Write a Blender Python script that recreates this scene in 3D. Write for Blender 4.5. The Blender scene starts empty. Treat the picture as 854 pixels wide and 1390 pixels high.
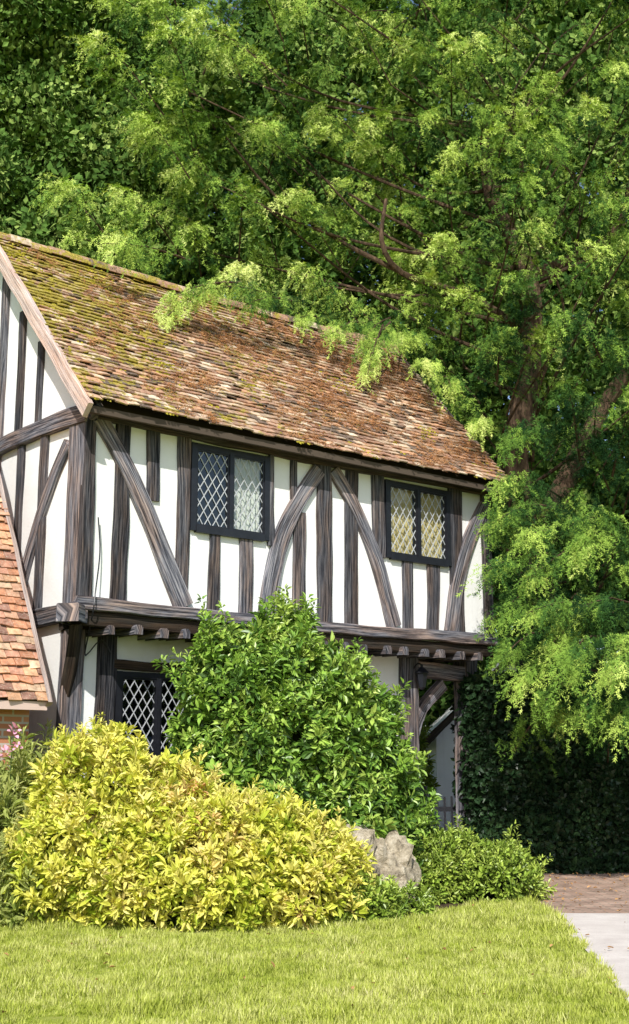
import bpy, math, random
import numpy as np
from mathutils import Vector, noise as mnoise
random.seed(7); rng=np.random.default_rng(7)
scene=bpy.context.scene
scene.view_settings.view_transform='Standard'; scene.view_settings.look='None'
scene.view_settings.exposure=0; scene.view_settings.gamma=1
rad=math.radians
# ---------------------------------------------------------------- helpers
def link(o,parent=None):
    scene.collection.objects.link(o)
    if parent: o.parent=parent
    return o
def empty(name,loc=(0,0,0),rz=0):
    e=bpy.data.objects.new(name,None); e.location=loc; e.rotation_euler=(0,0,rz); return link(e)
class MB:
    def __init__(s): s.v=[];s.f=[];s.uv=[];s.col=[]
    def add(s,vs,fs,uvs=None,col=(1,1,1)):
        o=len(s.v); s.v+= [tuple(p) for p in vs]
        for i,f in enumerate(fs):
            s.f.append(tuple(o+k for k in f))
            s.uv.append(uvs[i] if uvs else [(0,0)]*len(f)); s.col.append(col)
    def box(s,a,b,col=(1,1,1)):
        x0,y0,z0=a;x1,y1,z1=b
        v=[(x0,y0,z0),(x1,y0,z0),(x1,y1,z0),(x0,y1,z0),(x0,y0,z1),(x1,y0,z1),(x1,y1,z1),(x0,y1,z1)]
        s.add(v,[(0,3,2,1),(4,5,6,7),(0,1,5,4),(1,2,6,5),(2,3,7,6),(3,0,4,7)],col=col)
    def make(s,name,mat,parent=None,smooth=False):
        me=bpy.data.meshes.new(name); me.from_pydata(s.v,[],s.f)
        uvl=me.uv_layers.new(name='UVMap')
        uvl.data.foreach_set('uv',np.array([c for f in s.uv for c in f],dtype=np.float32).ravel())
        ca=me.color_attributes.new('tcol','FLOAT_COLOR','CORNER')
        arr=np.array([[c[0],c[1],c[2],1] for f,c in zip(s.f,s.col) for _ in f],dtype=np.float32)
        ca.data.foreach_set('color',arr.ravel())
        if mat: me.materials.append(mat)
        if smooth: me.polygons.foreach_set('use_smooth',[True]*len(me.polygons))
        o=bpy.data.objects.new(name,me); return link(o,parent)
def smooth_path(pts,step=.12):
    P=[Vector(p) for p in pts]
    if len(P)==2:
        n=max(2,int((P[1]-P[0]).length/step)); return [P[0].lerp(P[1],t/n) for t in range(n+1)]
    E=[P[0]*2-P[1]]+P+[P[-1]*2-P[-2]]; out=[]
    for i in range(1,len(E)-2):
        a,b,c,d=E[i-1:i+3]; n=max(2,int((c-b).length/step))
        for k in range(n):
            t=k/n; out.append(.5*((2*b)+(c-a)*t+(2*a-5*b+4*c-d)*t*t+(3*b-a-3*c+d)*t**3))
    out.append(P[-1]); return out
def beam(mb,pts,out,w,T,w2=None,jit=.012,c=.012,T0=-.03,tint=None):
    """timber along a path; out = outward normal; proud by T"""
    Q=smooth_path(pts,.14); out=Vector(out).normalized(); rings=[]; L=0; uo=random.uniform(0,90); vo=random.uniform(0,50)
    tint=random.uniform(.05,.7) if tint is None else tint; T=T+random.uniform(0,.014); w2=w if w2 is None else w2; ds=[]
    ph=random.uniform(0,100)
    for i,p in enumerate(Q):
        t=(Q[min(i+1,len(Q)-1)]-Q[max(i-1,0)]).normalized(); n=t.cross(out).normalized()
        if i: L+=(p-Q[i-1]).length
        f=i/(len(Q)-1); ww=w+(w2-w)*f
        jl=jit*2*mnoise.noise(Vector((L*1.7,ph,0))); jr=jit*2*mnoise.noise(Vector((L*1.7,ph+30,0)))
        a=-ww/2+jl; b=ww/2+jr; ds.append(L)
        prof=[(a,T0),(a,T-c),(a+c,T),(b-c,T),(b,T-c),(b,T0)]
        rings.append(([p+n*x+out*y for x,y in prof],[x-a if k not in(0,5) else x-a+(-.1 if k==0 else .1) for k,(x,y) in enumerate(prof)]))
    vs=[v for r in rings for v in r[0]]; fs=[];uv=[]
    for i in range(len(rings)-1):
        for k in range(5):
            a=i*6+k; fs.append((a,a+1,a+7,a+6))
            uv.append([(ds[i]+uo,rings[i][1][k]+vo),(ds[i]+uo,rings[i][1][k+1]+vo),(ds[i+1]+uo,rings[i+1][1][k+1]+vo),(ds[i+1]+uo,rings[i+1][1][k]+vo)])
    fs.append(tuple(range(5,-1,-1))); uv.append([(uo,vo+.03*k) for k in range(6)])
    b=(len(rings)-1)*6; fs.append(tuple(b+k for k in range(6))); uv.append([(uo,vo+.03*k) for k in range(6)])
    mb.add(vs,fs,uv,col=(tint,tint,tint))
def tube(mb,pts,r0,r1,sides=8,step=.25,wob=0,caps=True,pw=1.0):
    Q=smooth_path(pts,step); vs=[];fs=[]
    ref=Vector((.31,.17,.93))
    for i,p in enumerate(Q):
        t=(Q[min(i+1,len(Q)-1)]-Q[max(i-1,0)]).normalized(); a=t.cross(ref)
        if a.length<.05: a=t.cross(Vector((1,0,0)))
        a.normalize(); b=t.cross(a); f=(i/(len(Q)-1))**pw
        r=r0+(r1-r0)*f
        for k in range(sides):
            an=2*math.pi*k/sides; rr=r*(1+wob*mnoise.noise(Vector((k*1.3,i*.5,r0*50))))
            vs.append(p+a*math.cos(an)*rr+b*math.sin(an)*rr)
    for i in range(len(Q)-1):
        for k in range(sides):
            k2=(k+1)%sides; fs.append((i*sides+k,i*sides+k2,(i+1)*sides+k2,(i+1)*sides+k))
    if caps:
        fs.append(tuple(range(sides-1,-1,-1))); fs.append(tuple((len(Q)-1)*sides+k for k in range(sides)))
    mb.add(vs,fs,[[(0,0)]*len(f) for f in fs])
# ---------------------------------------------------------------- materials
class M:
    def __init__(s,name):
        s.m=bpy.data.materials.new(name); s.m.use_nodes=True; s.t=s.m.node_tree; s.n=s.t.nodes; s.p=s.n['Principled BSDF']; s.o=s.n['Material Output']
    def new(s,ty,**k):
        n=s.n.new(ty)
        for a,b in k.items(): setattr(n,a,b)
        return n
    def l(s,a,b): s.t.links.new(a,b)
    def noise(s,scale,vec=None,detail=4,rough=.6):
        n=s.new('ShaderNodeTexNoise'); n.inputs['Scale'].default_value=scale; n.inputs['Detail'].default_value=detail; n.inputs['Roughness'].default_value=rough
        if vec is not None: s.l(vec,n.inputs['Vector'])
        return n.outputs['Fac']
    def ramp(s,fac,stops,interp='LINEAR'):
        n=s.new('ShaderNodeValToRGB'); n.color_ramp.interpolation=interp; e=n.color_ramp.elements
        while len(e)<len(stops): e.new(.5)
        for i,(p,c) in enumerate(stops):
            e[i].position=p; e[i].color=(c,c,c,1) if isinstance(c,(int,float)) else (*c,1)
        s.l(fac,n.inputs['Fac']); return n.outputs['Color']
    def mix(s,f,a,b,mode='MIX'):
        n=s.new('ShaderNodeMix',data_type='RGBA',blend_type=mode)
        for sock,v in ((n.inputs[0],f),(n.inputs[6],a),(n.inputs[7],b)):
            if isinstance(v,bpy.types.NodeSocket): s.l(v,sock)
            elif isinstance(v,(int,float)): sock.default_value=v
            else: sock.default_value=(*v,1)
        return n.outputs[2]
    def math(s,op,a,b=0):
        n=s.new('ShaderNodeMath',operation=op)
        for sock,v in ((n.inputs[0],a),(n.inputs[1],b)):
            if isinstance(v,bpy.types.NodeSocket): s.l(v,sock)
            else: sock.default_value=v
        return n.outputs[0]
    def obj(s): return s.new('ShaderNodeTexCoord').outputs['Object']
    def pos(s): return s.new('ShaderNodeNewGeometry').outputs['Position']
    def mapv(s,vec,scale):
        n=s.new('ShaderNodeMapping'); n.inputs['Scale'].default_value=scale; s.l(vec,n.inputs['Vector']); return n.outputs[0]
    def bump(s,h,strength=.5,dist=.02):
        n=s.new('ShaderNodeBump'); n.inputs['Strength'].default_value=strength; n.inputs['Distance'].default_value=dist
        s.l(h,n.inputs['Height']); s.l(n.outputs[0],s.p.inputs['Normal'])
    def col(s,c):
        if isinstance(c,bpy.types.NodeSocket): s.l(c,s.p.inputs['Base Color'])
        else: s.p.inputs['Base Color'].default_value=(*c,1)
    def rough(s,r,spec=.3): s.p.inputs['Roughness'].default_value=r; s.p.inputs['Specular IOR Level'].default_value=spec
def simple(name,c,rough=.7,spec=.3,var=.25,sc=12):
    m=M(name); n=m.noise(sc,m.obj()); d=tuple(x*(1-var) for x in c); b=tuple(min(1,x*(1+var)) for x in c)
    m.col(m.ramp(n,[(.3,d),(.7,b)])); m.rough(rough,spec); m.bump(n,.3,.01); return m.m
def leafmat(name,stops,trans=.35,rough=.45,big=.7,dark=.55,spec=.4,wr=.62,wn=.7):
    m=M(name); at=m.new('ShaderNodeAttribute',attribute_name='rnd'); n=m.noise(big,m.pos(),2)
    f=m.math('ADD',m.math('MULTIPLY',at.outputs['Fac'],wr),m.math('MULTIPLY',n,wn)); f=m.math('SUBTRACT',f,.16)
    c=m.ramp(f,stops)
    if dark<1:
        n2=m.noise(9,m.pos(),1); c=m.mix(1,c,m.ramp(n2,[(.35,dark),(.65,1.0)]),'MULTIPLY')
    if spec==0:
        df=m.new('ShaderNodeBsdfDiffuse'); m.l(c,df.inputs['Color']); base=df.outputs[0]; m.l(base,m.o.inputs['Surface'])
    else: m.col(c); m.rough(rough,spec); base=m.p.outputs[0]
    if trans>0:
        tr=m.new('ShaderNodeBsdfTranslucent'); m.l(m.mix(1,c,(1.0,1.0,.45),'MULTIPLY'),tr.inputs['Color'])
        mx=m.new('ShaderNodeMixShader'); mx.inputs[0].default_value=trans
        m.l(base,mx.inputs[1]); m.l(tr.outputs[0],mx.inputs[2]); m.l(mx.outputs[0],m.o.inputs['Surface'])
    return m.m
def timber_mat(name,stops,brown=.5):
    m=M(name); uv=m.new('ShaderNodeUVMap',uv_map='UVMap').outputs[0]
    g=m.noise(1,m.mapv(uv,(1.6,46,1)),6,.7); g2=m.noise(1,m.mapv(uv,(1.1,7,1)),3)
    c=m.ramp(g,stops)
    c=m.mix(m.ramp(g2,[(.42,0),(.60,brown)]),c,m.mix(1,c,(1.3,.84,.52),'MULTIPLY'))
    at=m.new('ShaderNodeAttribute',attribute_name='tcol'); c=m.mix(1,c,m.ramp(at.outputs['Fac'],[(0,.30),(1,1.6)]),'MULTIPLY')
    m.col(c); m.rough(.85,.15); m.bump(g,.9,.014); return m.m
TIMB=timber_mat('weathered_oak',[(.36,(.010,.010,.013)),(.46,(.066,.068,.083)),(.56,(.18,.175,.195)),(.74,(.42,.39,.385))],.55)
TIMBD=timber_mat('dark_oak',[(.3,(.012,.010,.009)),(.5,(.055,.046,.038)),(.75,(.16,.13,.10))])
BARGE=timber_mat('bargeboard_wood',[(.3,(.12,.09,.08)),(.5,(.40,.32,.29)),(.75,(.66,.58,.55))],.3)
def plaster():
    m=M('lime_plaster'); v=m.obj(); n=m.noise(1.6,v,5); n2=m.noise(30,v,4)
    c=m.ramp(n,[(.3,(.84,.83,.80)),(.5,(.89,.89,.88)),(.8,(.9,.9,.9))])
    st=m.noise(1,m.mapv(v,(9,9,.8)),4); c=m.mix(m.ramp(st,[(.6,0),(.85,.3)]),c,(.55,.52,.46))
    m.col(c); m.rough(.9,.1); m.bump(m.math('ADD',n2,m.math('MULTIPLY',n,3)),.35,.01); return m.m
PLAS=plaster()
def tilemat(name,moss):
    m=M(name); v=m.obj(); at=m.new('ShaderNodeAttribute',attribute_name='tcol').outputs['Color']
    n=m.noise(14,v,5); c=m.mix(1,at,m.ramp(n,[(.25,.55),(.5,1.12),(.75,1.6)]),'MULTIPLY')
    n3=m.noise(55,v,3); c=m.mix(m.ramp(n3,[(.56,0),(.66,.6)]),c,(.56,.49,.37))
    if moss:
        sx=m.new('ShaderNodeSeparateXYZ'); m.l(v,sx.inputs[0])
        g=m.math('SUBTRACT',.32,m.math('MULTIPLY',sx.outputs[0],.05))
        g=m.math('ADD',g,m.math('MULTIPLY',m.math('SUBTRACT',sx.outputs[1],.9),.05))
        mn=m.math('ADD',m.noise(2.6,v,4),m.math('MULTIPLY',m.noise(13,v,4),1.0))
        mk=m.math('SUBTRACT',m.math('ADD',mn,g),1.15); mk=m.ramp(mk,[(.11,0),(.2,.85)])
        c=m.mix(mk,c,m.ramp(m.noise(40,v,2),[(.35,(.17,.14,.015)),(.65,(.50,.41,.06))]))
    m.col(c); m.rough(.9,.15); m.bump(n,.6,.012); return m.m
TILE=tilemat('mossy_clay_tiles',True); TILE2=tilemat('clay_tiles',False)
BLACK=simple('black_paint',(.015,.016,.022),.4,.5)
LEAD=simple('lead_came',(.5,.52,.55),.5,.4,.1)
def glassm():
    m=M('leaded_glass'); t=m.new('ShaderNodeBsdfTransparent'); t.inputs[0].default_value=(.82,.88,.92,1)
    g=m.new('ShaderNodeBsdfGlossy'); g.inputs['Roughness'].default_value=.06; n=m.noise(6,m.obj(),2)
    b=m.new('ShaderNodeBump'); b.inputs['Strength'].default_value=.25; b.inputs['Distance'].default_value=.02; m.l(n,b.inputs['Height']); m.l(b.outputs[0],g.inputs['Normal'])
    mx=m.new('ShaderNodeMixShader'); mx.inputs[0].default_value=.13; m.l(t.outputs[0],mx.inputs[1]); m.l(g.outputs[0],mx.inputs[2]); m.l(mx.outputs[0],m.o.inputs['Surface']); return m.m
GLASS=glassm()
CURT=simple('cream_curtain',(.80,.76,.62),.9,.1,.1,4); CURT2=simple('ochre_curtain',(.68,.52,.22),.9,.1,.15,4)
DARK=simple('painted_room_shade',(.012,.018,.035),.9,.05)  # unlit room painted as a dark sheet behind each window
def bark():
    m=M('bark'); v=m.obj(); n=m.noise(1,m.mapv(v,(14,14,3)),6,.7); m.col(m.ramp(n,[(.3,(.02,.014,.01)),(.55,(.10,.065,.042)),(.8,(.28,.18,.12))])); m.rough(.9,.1); m.bump(n,.9,.04); return m.m
BARK=bark()
def brickm(name,scale,c1,c2,mo):
    m=M(name); b=m.new('ShaderNodeTexBrick'); b.inputs['Scale'].default_value=scale; b.inputs['Color1'].default_value=(*c1,1); b.inputs['Color2'].default_value=(*c2,1); b.inputs['Mortar'].default_value=(*mo,1)
    b.inputs['Mortar Size'].default_value=.012; b.inputs['Brick Width'].default_value=.225; b.inputs['Row Height'].default_value=.075
    return m,b
# ---------------------------------------------------------------- world, sun, camera
sun_el=rad(41); sx,sy=-.10,-.995   # direction TO the sun (horizontal)
w=bpy.data.worlds.new('World'); scene.world=w; w.use_nodes=True; nt=w.node_tree
sk=nt.nodes.new('ShaderNodeTexSky'); sk.sky_type='NISHITA'; sk.sun_disc=False; sk.sun_elevation=sun_el
az=math.atan2(sx,sy); sk.sun_rotation=az
nt.links.new(sk.outputs[0],nt.nodes['Background'].inputs[0]); nt.nodes['Background'].inputs[1].default_value=.15
sl=bpy.data.lights.new('sun','SUN'); sl.energy=5; sl.angle=rad(.5); sl.color=(1,.97,.90)
so=link(bpy.data.objects.new('sun',sl)); D=Vector((sx*math.cos(sun_el),sy*math.cos(sun_el),math.sin(sun_el))).normalized()
so.rotation_euler=D.to_track_quat('Z','Y').to_euler(); so.location=(0,0,30)
cam=bpy.data.cameras.new('camera'); co=link(bpy.data.objects.new('camera',cam)); co.location=(0,0,1.5); co.rotation_euler=(rad(90+11.49),0,0)
cam.sensor_fit='HORIZONTAL'; cam.sensor_width=36; cam.lens=71.5; cam.clip_end=2000; scene.camera=co
# ---------------------------------------------------------------- scatter system
def coll(name,objs):
    c=bpy.data.collections.new(name)
    for o in objs: c.objects.link(o)
    return c
def tmesh(name,vs,fs,mat):
    me=bpy.data.meshes.new(name); me.from_pydata(vs,[],fs); me.materials.append(mat); return bpy.data.objects.new(name,me)
_ng={}
def group(c):
    if c.name in _ng: return _ng[c.name]
    g=bpy.data.node_groups.new('scatter_'+c.name,'GeometryNodeTree')
    g.interface.new_socket('Geometry',in_out='INPUT',socket_type='NodeSocketGeometry'); g.interface.new_socket('Geometry',in_out='OUTPUT',socket_type='NodeSocketGeometry')
    N=g.nodes; i=N.new('NodeGroupInput'); o=N.new('NodeGroupOutput'); ci=N.new('GeometryNodeCollectionInfo'); ci.inputs[0].default_value=c
    ci.inputs['Separate Children'].default_value=True; ci.inputs['Reset Children'].default_value=True
    ip=N.new('GeometryNodeInstanceOnPoints'); ip.inputs['Pick Instance'].default_value=True
    def at(nm,ty):
        a=N.new('GeometryNodeInputNamedAttribute'); a.data_type=ty; a.inputs['Name'].default_value=nm
        return [s for s in a.outputs if s.enabled and s.name=='Attribute'][0]
    e=N.new('FunctionNodeEulerToRotation'); L=g.links.new; rl=N.new('GeometryNodeRealizeInstances')
    L(i.outputs[0],ip.inputs['Points']); L(ci.outputs[0],ip.inputs['Instance']); L(at('rot','FLOAT_VECTOR'),e.inputs[0]); L(e.outputs[0],ip.inputs['Rotation'])
    L(at('scl','FLOAT'),ip.inputs['Scale']); L(at('vid','INT'),ip.inputs['Instance Index']); L(ip.outputs[0],rl.inputs[0]); L(rl.outputs[0],o.inputs[0]); _ng[c.name]=g; return g
def norm(a): return a/np.maximum(np.linalg.norm(a,axis=1,keepdims=True),1e-9)
def frame_eul(primary,secondary,axis='X'):
    p=norm(primary); q=secondary-(secondary*p).sum(1,keepdims=True)*p; q=norm(q)
    if axis=='X': X=p;Z=q;Y=np.cross(Z,X)
    else: Z=p;X=q;Y=np.cross(Z,X)
    ry=-np.arcsin(np.clip(X[:,2],-1,1)); rx=np.arctan2(Y[:,2],Z[:,2]); rz=np.arctan2(X[:,1],X[:,0])
    return np.stack([rx,ry,rz],1)
def scatter(name,P,R,S,c,parent=None,rnd=None):
    n=len(P); me=bpy.data.meshes.new(name); me.vertices.add(n); me.vertices.foreach_set('co',np.asarray(P,dtype=np.float32).ravel())
    me.attributes.new('rot','FLOAT_VECTOR','POINT').data.foreach_set('vector',np.asarray(R,dtype=np.float32).ravel())
    me.attributes.new('scl','FLOAT','POINT').data.foreach_set('value',np.asarray(S,dtype=np.float32))
    me.attributes.new('rnd','FLOAT','POINT').data.foreach_set('value',np.asarray(rng.uniform(0,1,n) if rnd is None else rnd,dtype=np.float32))
    me.attributes.new('vid','INT','POINT').data.foreach_set('value',rng.integers(0,len(c.objects),n).astype(np.int32))
    me.update(); o=link(bpy.data.objects.new(name,me),parent); md=o.modifiers.new('scatter','NODES'); md.node_group=group(c); return o
def rosette(name,mat,n,L,W,seed,el=(5,65),stem=0.03,zs=.03,cup=.25):
    r=random.Random(seed); vs=[];fs=[]
    for k in range(n):
        a=r.uniform(0,6.283); e=rad(r.uniform(*el)); l=L*r.uniform(.65,1.15); wd=W*r.uniform(.8,1.15)
        d=Vector((math.cos(a)*math.cos(e),math.sin(a)*math.cos(e),math.sin(e))); s=Vector((-math.sin(a),math.cos(a),0)); s=(s+Vector((0,0,r.uniform(-.5,.5)))).normalized(); u=d.cross(s).normalized()
        if u.z<0:u=-u
        b=d*stem+Vector((0,0,r.uniform(-zs,zs))); o=len(vs)
        vs+=[b,b+d*l*.33+s*wd*.45+u*wd*cup,b+d*l*.7+s*wd*.4+u*wd*cup*.5,b+d*l-u*l*.12,b+d*l*.7-s*wd*.4+u*wd*cup*.5,b+d*l*.33-s*wd*.45+u*wd*cup]
        fs+=[(o,o+3,o+2,o+1),(o,o+5,o+4,o+3)]
    return tmesh(name,vs,fs,mat)
def yew_spray(name,mat,seed):
    """drooping branchlet with irregular side shoots covered in short needles"""
    r=random.Random(seed); vs=[];fs=[]; L=r.uniform(.28,.42); droop=r.uniform(.3,1.5); bend=r.uniform(-.6,.6)
    ax=lambda x:Vector((x,bend*x*x,-droop*x*x))
    x=.0
    while x<L:
        t=x/L; sg=r.choice((1,-1)); l=r.uniform(.05,.14)*(1-.6*t); an=rad(r.uniform(15,65)); p=ax(x)
        d=Vector((math.cos(an),sg*math.sin(an),r.uniform(-.75,.4))).normalized(); u=.005
        while u<l:
            q=p+d*u+Vector((0,0,-2.2*u*u))
            for sd in (1,-1):
                nd=(d*r.uniform(.5,1)+d.cross(Vector((r.gauss(0,.5),r.gauss(0,.5),1))).normalized()*sd*.7+Vector((0,0,r.uniform(-.5,.4)))).normalized(); nl=r.uniform(.028,.05); s=d*.0085
                o=len(vs); vs+=[q-s,q+s,q+nd*nl]; fs.append((o,o+1,o+2))
            u+=.027
        x+=r.uniform(.02,.036)
    return tmesh(name,vs,fs,mat)
def up(n): return np.tile(np.array([[0,0,1.]]),(n,1))
# ---------------------------------------------------------------- ground
m=M('lawn_grass'); v=m.pos(); n=m.noise(1.2,v,5); n2=m.noise(60,v,4)
c=m.ramp(n,[(.3,(.20,.26,.03)),(.55,(.30,.36,.05)),(.8,(.42,.42,.12))]); c=m.mix(m.ramp(n2,[(.5,0),(.75,.6)]),c,(.36,.31,.13)); m.col(c); m.rough(.95,.1); m.bump(n2,.6,.03); LAWN=m.m
mb=MB(); mb.add([(-500,-500,0),(500,-500,0),(500,500,0),(-500,500,0)],[(0,1,2,3)]); mb.make('ground',LAWN)
m=M('soil'); n=m.noise(8,m.pos(),6); m.col(m.ramp(n,[(.3,(.03,.02,.013)),(.7,(.13,.09,.06))])); m.rough(.95,.1); m.bump(n,.9,.05); SOIL=m.m
mb=MB(); mb.add([(-9,12.2,.004),(-3.2,12.3,.004),(-1.5,11.95,.004),(.2,12.0,.004),(1.0,13.2,.004),(2.3,14.4,.004),(2.2,18,.004),(-1,18.5,.004),(-9,17,.004)],[tuple(range(9))]); mb.make('flower_bed',SOIL)
m=M('pale_concrete'); n=m.noise(3,m.pos(),5); n2=m.noise(80,m.pos(),3); c=m.ramp(n,[(.3,(.60,.53,.48)),(.7,(.76,.69,.63))]); m.col(m.mix(m.ramp(n2,[(.55,0),(.8,.5)]),c,(.30,.24,.20))); m.rough(.9,.15); m.bump(n2,.4,.01); CONC=m.m
m,b=brickm('paving_brick',1,(.38,.23,.17),(.50,.34,.26),(.26,.21,.16)); m.l(m.pos(),b.inputs['Vector']); n=m.noise(3,m.pos(),6)
c=m.mix(1,b.outputs['Color'],m.ramp(n,[(.3,.6),(.7,1.4)]),'MULTIPLY'); m.col(m.mix(m.ramp(m.noise(25,m.pos(),4),[(.55,0),(.7,.6)]),c,(.40,.32,.25))); m.rough(.9,.15); m.bump(b.outputs['Fac'],-.4,.01); PAVE=m.m
mb=MB(); mb.add([(1.85,5,.008),(2.02,8.5,.008),(2.22,10.5,.008),(2.42,13.5,.008),(9,13.3,.008),(9,5,.008)],[tuple(range(6))]); mb.make('path',CONC)
mb=MB(); mb.add([(2.42,13.5,.008),(2.35,14.8,.008),(2.0,16.5,.008),(1.2,17.6,.008),(1.0,30,.008),(10,30,.008),(9,13.3,.008)],[tuple(range(7))]); mb.make('driveway',PAVE)
# ---------------------------------------------------------------- HOUSE
H=empty('timber_framed_house',(-2.63,14,0),rad(39.2))
OUT=(0,-1,0); JZ=3.33; EZ=5.62; WX=6.75
mb=MB()
def grid(xs,zs,y,skip):
    for i in range(len(xs)-1):
        for j in range(len(zs)-1):
            if (i,j) in skip: continue
            a,b,c_,d=xs[i],xs[i+1],zs[j],zs[j+1]
            mb.add([(a,y,c_),(b,y,c_),(b,y,d),(a,y,d)],[(0,1,2,3)])
grid([.03,1.46,2.62,4.68,5.90,WX],[3.2,4.32,5.40,5.75],.03,{(1,1),(3,1)})
mb.add([(.03,.03,3.2),(.03,5.17,3.2),(.03,5.17,5.75),(.03,2.6,8.45),(.03,.03,5.75)],[(0,4,3,2,1)])
mb.add([(WX,.03,3.2),(WX,5.17,3.2),(WX,5.17,5.75),(WX,2.6,8.45),(WX,.03,5.75)],[(0,1,2,3,4)])
mb.add([(.03,5.17,0),(5.5,5.17,0),(5.5,5.17,3.2),(WX,5.17,3.2),(WX,5.17,5.75),(.03,5.17,5.75)],[(0,5,4,3,2,1)])
grid([.05,.76,1.9,5.45],[0,1.55,2.6,3.2],.48,{(1,1)})
mb.add([(.05,.48,0),(.05,5.17,0),(.05,5.17,3.2),(.05,.48,3.2)],[(0,3,2,1)])
mb.add([(5.45,.48,0),(5.45,5.17,0),(5.45,5.17,3.2),(5.45,.48,3.2)],[(0,1,2,3)])
mb.make('plaster_walls',PLAS,H)
mb=MB(); mb.add([(.02,.0,3.22),(WX,.0,3.22),(WX,5.17,3.22),(.02,5.17,3.22)],[(0,3,2,1)])
mb.make('jetty_floor',TIMBD,H)
tb=MB(); td=MB()
V=lambda x,z:(x,.03,z)
def st(x0,x1,z0=JZ,z1=EZ,T=.035,tint=None): beam(tb,[V((x0+x1)/2+random.uniform(-.014,.014),z0),V((x0+x1)/2+random.uniform(-.014,.014),(z0+z1)/2),V((x0+x1)/2+random.uniform(-.014,.014),z1)],OUT,x1-x0,T,w2=(x1-x0)*random.uniform(.86,1.05),tint=tint)
st(-.03,.13,T=.05,tint=.15); st(.385,.60); st(.81,.99,4.6); st(1.25,1.44)
st(1.73,1.89,JZ,4.3); st(2.2,2.40,JZ,4.3); st(2.63,2.73,4.25); st(3.0,3.10,4.9); st(3.05,3.25,JZ,4.75)
st(3.46,3.70,T=.05,tint=.3); st(3.94,4.16); st(4.41,4.65,4.3); st(4.99,5.18,JZ,4.3); st(5.45,5.68,JZ,4.3); st(5.92,6.20,T=.045,tint=.2); st(6.6,6.78,T=.05)
beam(tb,[V(.14,5.5),V(.52,4.95),V(.95,4.2),V(1.37,3.36)],OUT,.19,.06,.24,tint=.98)
beam(tb,[V(2.62,3.36),V(2.76,4.1),V(3.04,4.75),V(3.47,5.36)],OUT,.26,.065,.2,tint=.95)
beam(tb,[V(3.72,5.40),V(4.09,4.95),V(4.48,4.25),V(4.80,3.36)],OUT,.19,.065,.23,tint=.85)
beam(tb,[V(5.90,3.36),V(6.02,4.0),V(6.28,4.7),V(6.65,5.3)],OUT,.24,.065,.2,tint=.85)
beam(td,[V(-.02,5.56),V(3.4,5.53),V(WX,5.56)],OUT,.2,.07)
beam(tb,[(-.08,.0,3.30),(3.3,.0,3.27),(WX+.05,.0,3.30)],OUT,.15,.06,jit=.012,tint=.85)
beam(td,[(-.02,.02,3.14),(3.3,.02,3.11),(WX,.02,3.14)],OUT,.17,.02)
GO=(-1,0,0); G=lambda y,z:(.03,y,z)
beam(tb,[G(.20,3.1),G(.20,5.5)],GO,.40,.05,tint=.9)
beam(tb,[G(-.02,5.52),G(1.2,5.58),G(5.2,5.52)],GO,.22,.075,tint=.7)
beam(tb,[G(.45,5.25),G(.85,4.8),G(1.25,4.2),G(1.55,3.6)],GO,.18,.06,tint=.9)
for a,b_,z0,z1 in ((.98,1.18,3.3,5.5),(1.62,1.82,3.3,5.5),(2.3,2.5,3.3,8),(3.1,3.3,3.3,5.5),(3.9,4.1,3.3,5.5),(4.8,5.17,3.3,5.5),(1.22,1.38,5.6,6.75),(1.75,1.92,5.6,7.3),(3.1,3.3,5.6,7.6)):
    beam(tb,[G((a+b_)/2,z0),G((a+b_)/2,z1)],GO,(b_-a)*.85,.04)
beam(tb,[G(-.05,3.22),G(5.2,3.22)],GO,.2,.07)
beam(tb,[(-.0,-.22,5.47),(-.0,2.6,8.35)],GO,.2,.06)
beam(tb,[(-.22,-.10,3.17),(.35,.42,3.17)],(0,0,1),.26,.10,T0=-.1,tint=.95)
beam(td,[(.12,.5,2.3),(.08,.3,2.75),(-.02,.05,3.1)],(.7,-.7,0),.16,.06,T0=-.06)
LV=lambda x,z:(x,.48,z)
beam(tb,[LV(.10,0),LV(.17,3.1)],OUT,.27,.06,tint=.7)
beam(tb,[LV(.57,0),LV(.62,3.15)],OUT,.24,.05)
beam(td,[LV(0,3.12),LV(6.8,3.12)],OUT,.16,.07)
beam(td,[LV(.7,2.68),LV(3.9,2.68)],OUT,.11,.05)
beam(td,[LV(.5,1.5),LV(3.9,1.5)],OUT,.14,.05)
beam(td,[LV(2.05,0),LV(2.05,3.1)],OUT,.22,.05); beam(td,[LV(3.0,0),LV(3.0,3.1)],OUT,.2,.05)
beam(tb,[LV(3.98,0),LV(3.98,3.1)],OUT,.24,.06); beam(td,[LV(4.62,2.4),LV(4.62,3.1)],OUT,.07,.03)
beam(td,[LV(3.9,2.35),LV(5.4,2.35)],OUT,.14,.05)
beam(tb,[LV(5.47,0),LV(5.47,3.1)],OUT,.29,.09,T0=-.15,tint=.6)
beam(tb,[LV(5.6,2.86),LV(6.8,2.83)],OUT,.22,.06,T0=-.12,tint=.98)
beam(tb,[LV(5.6,1.95),LV(5.78,2.3),LV(6.2,2.66)],OUT,.17,.03,T0=-.09,tint=.98)
beam(tb,[LV(6.72,0),LV(6.72,3.1)],OUT,.26,.07,T0=-.18)
beam(td,[(6.7,5.0,0),(6.7,5.0,3.2)],(1,0,0),.25,.06,T0=-.2)
for k in range(19):
    x=.35+k*.355+random.uniform(-.04,.04)
    if x>WX-.05: break
    zz=3.045+random.uniform(-.012,.012); beam(tb,[(x,.6,zz),(x+random.uniform(-.02,.02),-.07+random.uniform(-.02,.02),zz-.01)],(0,0,1),random.uniform(.10,.125),.045,c=.026,T0=-.06,tint=random.uniform(.25,.8))
for k in range(5):
    x=5.7+k*.25; td.box((x,.5,3.05),(x+.1,5.1,3.2))
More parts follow.
